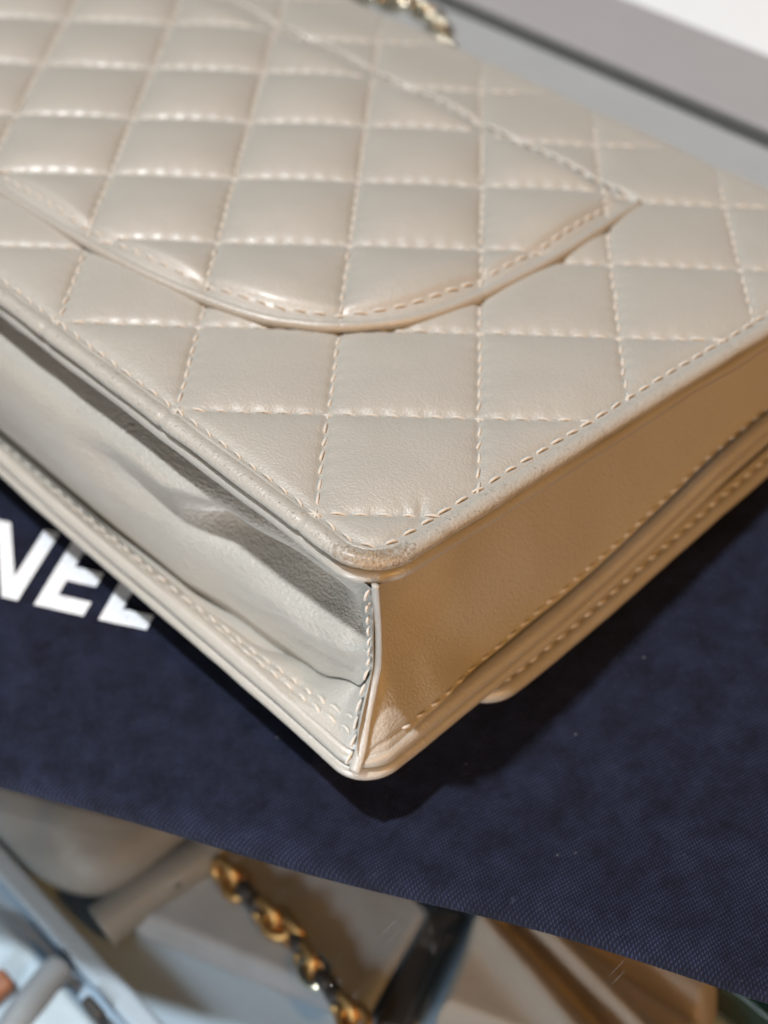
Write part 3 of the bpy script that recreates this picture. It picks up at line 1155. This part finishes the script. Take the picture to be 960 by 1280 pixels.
# printed word, flat ink on the cloth: each letter its own piece
def letter_polys(ch, w=0.32, h=0.53, t=0.105):
    R = lambda x0, y0, x1, y1: [(x0, y0), (x1, y0), (x1, y1), (x0, y1)]
    if ch == 'E':
        return [R(0, 0, t, h), R(t, 0, w, t), R(t, (h - t) / 2, w * 0.92, (h + t) / 2), R(t, h - t, w, h)], w
    if ch == 'L':
        return [R(0, 0, t, h), R(t, 0, w * 0.95, t)], w * 0.95
    if ch == 'N':
        w = 0.44
        return [R(0, 0, t, h), R(w - t, 0, w, h), [(t, h), (t, h * 0.70), (w - t, 0), (w - t, h * 0.30)]], w
    if ch == 'H':
        w = 0.42
        return [R(0, 0, t, h), R(w - t, 0, w, h), R(t, (h - t) / 2, w - t, (h + t) / 2)], w
    if ch == 'A':
        w = 0.48
        return [[(0, 0), (t * 1.1, 0), (w / 2, h * 0.78), (w / 2, h), (w / 2 - t * 0.55, h)],
                [(w / 2, h), (w / 2, h * 0.78), (w - t * 1.1, 0), (w, 0), (w / 2 + t * 0.55, h)],
                R(w * 0.27, h * 0.2, w * 0.73, h * 0.2 + t * 0.85)], w
    if ch == 'C':
        w = 0.48
        out = []
        cx, cy = w / 2 + 0.02, h / 2
        angs = np.linspace(math.radians(45), math.radians(315), 22)
        for a0, a1 in zip(angs[:-1], angs[1:]):
            out.append([(cx + r * math.cos(a) * 0.98, cy + r * math.sin(a)) for r, a in ((h / 2, a0), (h / 2, a1), (h / 2 - t, a1), (h / 2 - t, a0))])
        return out, w


def cloth_z(x, y):
    u = (x - CA[0]) * CD[0] + (y - CA[1]) * CD[1]
    v = (x - CA[0]) * CP[0] + (y - CA[1]) * CP[1]
    return 0.010 * float(fbm(np.array([x]), np.array([y]), 1.6, 61)[0]) + 0.0025 * float(fbm(np.array([x]), np.array([y]), 9, 62)[0])


BASE = np.array([-0.545, 1.56])       # lower left corner of the L
BD = np.array([0.46, -0.888])           # reading direction
BD /= np.linalg.norm(BD)
BU = np.array([-BD[1], BD[0]])
adv = {'N': 0.545, 'E': 0.415, 'L': 0.40, 'A': 0.52, 'H': 0.52, 'C': 0.54}
pos = {}
s = 0.0
pos['L'] = 0.0
pos['E'] = -adv['E']
pos['N'] = pos['E'] - adv['N']
pos['A'] = pos['N'] - adv['A']
pos['H'] = pos['A'] - adv['H']
pos['C'] = pos['H'] - adv['C']
for ch in 'CHANEL':
    polys, w = letter_polys(ch)
    V, F = [], []
    for pl in polys:
        pl = np.array(pl)
        # subdivide quads so that the ink follows the cloth
        if len(pl) == 4:
            n = 5
            b0 = len(V)
            for a in np.linspace(0, 1, n):
                for c in np.linspace(0, 1, n):
                    q = (pl[0] * (1 - a) + pl[1] * a) * (1 - c) + (pl[3] * (1 - a) + pl[2] * a) * c
                    V.append(q)
            F += [(b0 + i * n + j, b0 + (i + 1) * n + j, b0 + (i + 1) * n + j + 1, b0 + i * n + j + 1) for i in range(n - 1) for j in range(n - 1)]
        else:
            b0 = len(V)
            V += list(pl)
            F.append(tuple(range(b0, b0 + len(pl))))
    W3 = []
    for q in V:
        xy = BASE + BD * (pos[ch] + q[0]) + BU * q[1]
        W3.append((xy[0], xy[1], cloth_z(xy[0], xy[1]) + 0.006))
    mesh_obj('printed_letter', W3, F, M_PRINT, cloth)

# ------------------------------------------------------------------ glass counter
ZG = -TK - 0.004
counter = empty('display_counter', Matrix.Translation((0, 0, -3.2 * U)))
setp(counter, 'glass topped display counter with satin grey rail under the dust bag', 'display counter')
counter_up = Matrix.Translation((0, 0, 3.2 * U))


def cpart(name, V, F, mat, smooth=False):
    V = np.asarray(V, float) + np.array([0, 0, 3.2])
    return mesh_obj(name, V, F, mat, counter, smooth=smooth)


cpart('glass_top', *box_geo(-7.0, 5.645, -9.0, 13.0, ZG - 0.12, ZG), M_GLASS)
r = cpart('grey_rail', *box_geo(5.68, 6.50, -9.0, 13.0, -3.0, ZG + 0.01), M_RAIL)
bevel(r, 0.035)
cpart('rail_seal', *box_geo(5.65, 5.68, -9.0, 13.0, ZG - 0.13, ZG - 0.01), M_DARK)
cpart('inner_ledge', *box_geo(4.60, 5.66, -9.0, 13.0, -2.6, ZG - 0.135), M_LEDGE)
cpart('shelf_liner', *box_geo(-7.0, 5.55, -9.0, 13.0, -3.2, -2.60), M_LINER)
d_ = cpart('divider_strip', *box_geo(-1.62, -1.46, -9.0, 13.0, -2.60, -2.36), M_STRIP)
bevel(d_, 0.04)
wc, wf = box_geo(6.52, 16.0, -9.0, 16.0, -3.2, ZG - 0.05)
wcounter = mesh_obj('white_counter', wc, wf, M_WHITE, smooth=False)
bevel(wcounter, 0.04)
setp(wcounter, 'bright white counter top beyond the grey rail', 'counter')

# ------------------------------------------------------------------ things under the glass


def pillow(name, cx, cy, z0, rx, ry, h, mat, rot=0.0, p=2.6, nz=0.06, seed=1, folds=()):
    nu_, nv_ = 64, 40
    a = np.linspace(0, 2 * np.pi, nu_, endpoint=False)
    t = np.linspace(-np.pi / 2, np.pi / 2, nv_)
    A, Tt = np.meshgrid(a, t, indexing='ij')
    sg = lambda v, e: np.sign(v) * np.abs(v) ** e
    x = rx * sg(np.cos(A), 2 / p) * sg(np.cos(Tt), 0.8)
    y = ry * sg(np.sin(A), 2 / p) * sg(np.cos(Tt), 0.8)
    z = h / 2 * (sg(np.sin(Tt), 0.9) + 1)
    z = z * (1 + nz * fbm(x, y, 3.2 / max(rx, ry), seed))
    for (fx, fy, ang, am, wd) in folds:
        w = -(x - fx) * math.sin(ang) + (y - fy) * math.cos(ang)
        z += np.where(z > h * 0.3, am * np.exp(-(w / wd) ** 2), 0)
    c, s_ = math.cos(rot), math.sin(rot)
    Vx = np.stack([cx + c * x - s_ * y, cy + s_ * x + c * y, z0 + z], -1).reshape(-1, 3)
    F = []
    for i in range(nu_):
        for j in range(nv_ - 1):
            i2 = (i + 1) % nu_
            F.append((i * nv_ + j, i2 * nv_ + j, i2 * nv_ + j + 1, i * nv_ + j + 1))
    return mesh_obj(name, Vx, F, mat)


o = pillow('leather_pouch', -0.72, 2.42, -2.58, 0.74, 1.0, 0.72, M_GREY_L, rot=0.0, p=3.2, nz=0.10, seed=3, folds=((-0.4, -0.2, 0.6, -0.05, 0.12),))
setp(o, 'soft grey leather pouch under the glass at the lower left', 'pouch')
bx = mesh_obj('gift_box', *box_geo(-0.86, 0.2, 1.20, 1.75, -2.58, -2.25), M_GREEN, smooth=False)
bevel(bx, 0.03)
setp(bx, 'dark green box under the glass, between grey pouch and leather roll', 'box')
o = tube('leather_roll', catmull([(-1.34, 1.42, -2.40), (-1.0, 1.38, -2.36), (-0.6, 1.30, -2.34), (0.2, 1.18, -2.36)], 40), 0.155, M_GREY_L, seg=20)
setp(o, 'taupe leather roll lying beside the dark green box under the glass', 'leather roll')


def quad_slab(name, corners, z0, z1, mat, nzz=0.03, seed=5, n=50, folds=()):
    """soft slab over a quadrilateral footprint with rounded rim"""
    c = np.array(corners, float)
    u = np.linspace(0, 1, n)
    A, B = np.meshgrid(u, u, indexing='ij')
    X = (c[0, 0] * (1 - A) + c[1, 0] * A) * (1 - B) + (c[3, 0] * (1 - A) + c[2, 0] * A) * B
    Y = (c[0, 1] * (1 - A) + c[1, 1] * A) * (1 - B) + (c[3, 1] * (1 - A) + c[2, 1] * A) * B
    e = np.minimum(np.minimum(A, 1 - A), np.minimum(B, 1 - B))
    rim = np.sqrt(np.clip(1 - (1 - np.clip(e / 0.07, 0, 1)) ** 2, 0, 1))
    Z = z0 + (z1 - z0) * rim + nzz * fbm(X, Y, 2.6, seed) * rim
    for (fx, fy, gx_, gy_, am, wd) in folds:
        L_ = math.hypot(gx_ - fx, gy_ - fy)
        uu_ = ((X - fx) * (gx_ - fx) + (Y - fy) * (gy_ - fy)) / L_ / L_
        w = ((X - fx) * (gy_ - fy) - (Y - fy) * (gx_ - fx)) / L_
        Z += rim * am * np.exp(-(w / wd) ** 2) * sstep(uu_, -0.15, 0.1) * (1 - sstep(uu_, 1.6, 2.2))
    top_ = np.stack([X, Y, Z], -1).reshape(-1, 3)
    bot_ = top_.copy()
    bot_[:, 2] = z0 - 0.01
    F = [tuple(int(x) for x in f) for f in grid_faces(n, n)]
    F += [tuple(int(x) + n * n for x in f[::-1]) for f in grid_faces(n, n)]
    for k in range(n - 1):
        F += [(k, k + 1, k + 1 + n * n, k + n * n), ((n - 1) * n + k + 1, (n - 1) * n + k, (n - 1) * n + k + n * n, (n - 1) * n + k + 1 + n * n),
              ((k + 1) * n, k * n, k * n + n * n, (k + 1) * n + n * n), (k * n + n - 1, (k + 1) * n + n - 1, (k + 1) * n + n - 1 + n * n, k * n + n - 1 + n * n)]
    return mesh_obj(name, np.vstack([top_, bot_]), F, mat)


tray = quad_slab('suede_pad', [(-1.20, 1.34), (-0.52, -0.33), (0.24, -0.10), (0.35, 1.15)], -2.58, -2.36, M_TAUPE, 0.03, 7)
setp(tray, 'flat taupe suede pad under the gold and black chain', 'suede pad')
pouch2 = quad_slab('tan_pouch', [(-0.30, -0.62), (0.25, -2.05), (1.55, -1.55), (0.95, -0.10)], -2.58, -2.12, M_TAN, 0.05, 9, n=80,
                   folds=((0.30, -0.42, 0.18, -1.22, 0.16, 0.10), (0.50, -0.62, 0.45, -1.5, 0.14, 0.08), (0.40, -0.52, 0.32, -1.35, -0.12, 0.06), (0.62, -0.7, 0.75, -1.6, -0.10, 0.07)))
setp(pouch2, 'folded tan leather pouch under the glass, right of the suede pad', 'pouch')
bx = mesh_obj('gift_box', *box_geo(1.02, 2.0, -2.35, -1.72, -2.58, -2.15), M_GREEN, smooth=False)
bevel(bx, 0.03)
setp(bx, 'dark green box under the glass at the right of the tan pouch', 'box')

bs = quad_slab('gap_filler', [(-0.60, -0.38), (-0.50, -0.52), (0.42, -0.20), (0.34, -0.04)], -2.58, -2.36, M_BLACK, 0.01, 17)  # black slab added so the gap between pad and pouch reads dark
setp(bs, 'black slab added to darken the gap between suede pad and tan pouch', 'gap filler')

# crumpled tissue left of the divider strip
tis = quad_slab('tissue_sheet', [(-2.9, 0.2), (-1.72, 0.1), (-1.72, 2.6), (-2.9, 2.8)], -2.59, -2.45, M_PAPER, 0.10, 13, n=60)
setp(tis, 'crumpled pale blue tissue left of the divider strip under the glass', 'tissue paper')
o = tube('grey_handle', catmull([(-2.35, 1.20, -2.40), (-2.05, 1.28, -2.34), (-1.82, 1.36, -2.38), (-1.70, 1.40, -2.42)], 30), 0.10, M_SOFT, seg=14)
setp(o, 'short grey leather handle lying on the crumpled pale tissue', 'handle')
bx = mesh_obj('leather_tag', *box_geo(-2.2, -1.97, 1.46, 1.62, -2.42, -2.28), M_RUST, smooth=False)
bevel(bx, 0.04)
setp(bx, 'small rust brown leather tag on the pale tissue at the left', 'leather tag')
bx = mesh_obj('black_block', *box_geo(-1.76, -1.68, 0.86, 1.04, -2.44, -2.26), M_BLACK, smooth=False)  # plain black block marking a small dark spot
bevel(bx, 0.03)
setp(bx, 'small black block on the pale tissue beside the divider strip', 'block')

# chain on the suede pad: gold links alternating with black leather bits
chain = empty('chain_bracelet', Matrix.Translation((-0.60 * U, 0.4 * U, -2.29 * U)))
setp(chain, 'gold and black leather chain lying across the taupe suede pad', 'chain')
cp = catmull([(-0.60, 1.10), (-0.59, 0.86), (-0.60, 0.62), (-0.57, 0.40), (-0.63, 0.18), (-0.64, 0.0), (-0.67, -0.18), (-0.69, -0.33)], 200)
P, Q, s = along(cp, 0.105)
seq = ['g', 'g', 'b', 'b', 'g', 'g', 'g', 'b', 'g', 'p', 'b', 'b', 'g', 'g', 'b', 'b']


def link_geo(L_, W_, r_, n=28, seg=8):
    a = np.linspace(0, 2 * np.pi, n, endpoint=False)
    x = (L_ / 2) * np.sign(np.cos(a)) * np.abs(np.cos(a)) ** 0.8
    y = (W_ / 2) * np.sin(a)
    pts = np.stack([x, y, 0 * x], 1)
    T = np.roll(pts, -1, 0) - np.roll(pts, 1, 0)
    T /= np.linalg.norm(T, axis=1)[:, None]
    Nn = np.cross(T, [0, 0, 1])
    b = np.linspace(0, 2 * np.pi, seg, endpoint=False)
    V = pts[:, None] + r_ * (np.cos(b)[None, :, None] * Nn[:, None] + np.sin(b)[None, :, None] * np.array([0, 0, 1.0])[None, None])
    V = V.reshape(-1, 3)
    F = []
    for i in range(n):
        for j in range(seg):
            i2, j2 = (i + 1) % n, (j + 1) % seg
            F.append((i * seg + j, i2 * seg + j, i2 * seg + j2, i * seg + j2))
    return V, F


def place(V, p, ang, tilt):
    ct, st_ = math.cos(tilt), math.sin(tilt)
    V = V @ np.array([[1, 0, 0], [0, ct, st_], [0, -st_, ct]])
    c, s_ = math.cos(ang), math.sin(ang)
    return V @ np.array([[c, s_, 0], [-s_, c, 0], [0, 0, 1]]) + np.asarray(p)


rng = np.random.RandomState(2)
for k in range(min(len(P), len(seq))):
    ang = math.atan2(Q[k][1], Q[k][0])
    off = np.array([P[k][0] + 0.64, P[k][1] - 0.4, rng.uniform(0.0, 0.05)])
    if seq[k] == 'b':
        V, F = tube_geo(np.array([(-0.06, 0, 0), (-0.03, 0, 0.004), (0.03, 0, 0.004), (0.06, 0, 0)]), np.array([0.05, 0.062, 0.062, 0.05]), seg=10)
        mesh_obj('leather_bit', place(V, off, ang, 0), to_list(F), M_BLACK, chain)
    else:
        V, F = link_geo(0.19, 0.15, 0.040)
        mesh_obj('link', place(V, off, ang, 0.3 if k % 2 else 1.1), F, M_GOLD if seq[k] == 'g' else M_PALEGOLD, chain)

# shoulder chain of the handbag, lying behind its top edge (a part of the bag)
cps = catmull([(4.42, 3.5, -0.78), (4.85, 3.95, -0.70), (5.15, 4.30, -0.64), (5.32, 4.62, -0.62), (5.22, 5.1, -0.62), (4.80, 5.8, -0.66), (4.42, 6.3, -0.75)], 160)
P, Q, s = along(cps, 0.15)
rib = tube('chain_strap', cps, 0.035, M_PANEL, bag, seg=8)
for k in range(len(P)):
    ang = math.atan2(Q[k][1], Q[k][0])
    V, F = link_geo(0.25, 0.17, 0.032)
    mesh_obj('link', place(V, P[k] + np.array([0, 0, 0.03 * (k % 2)]), ang, 0.25 if k % 2 else 1.25), F, M_PALEGOLD, rib)
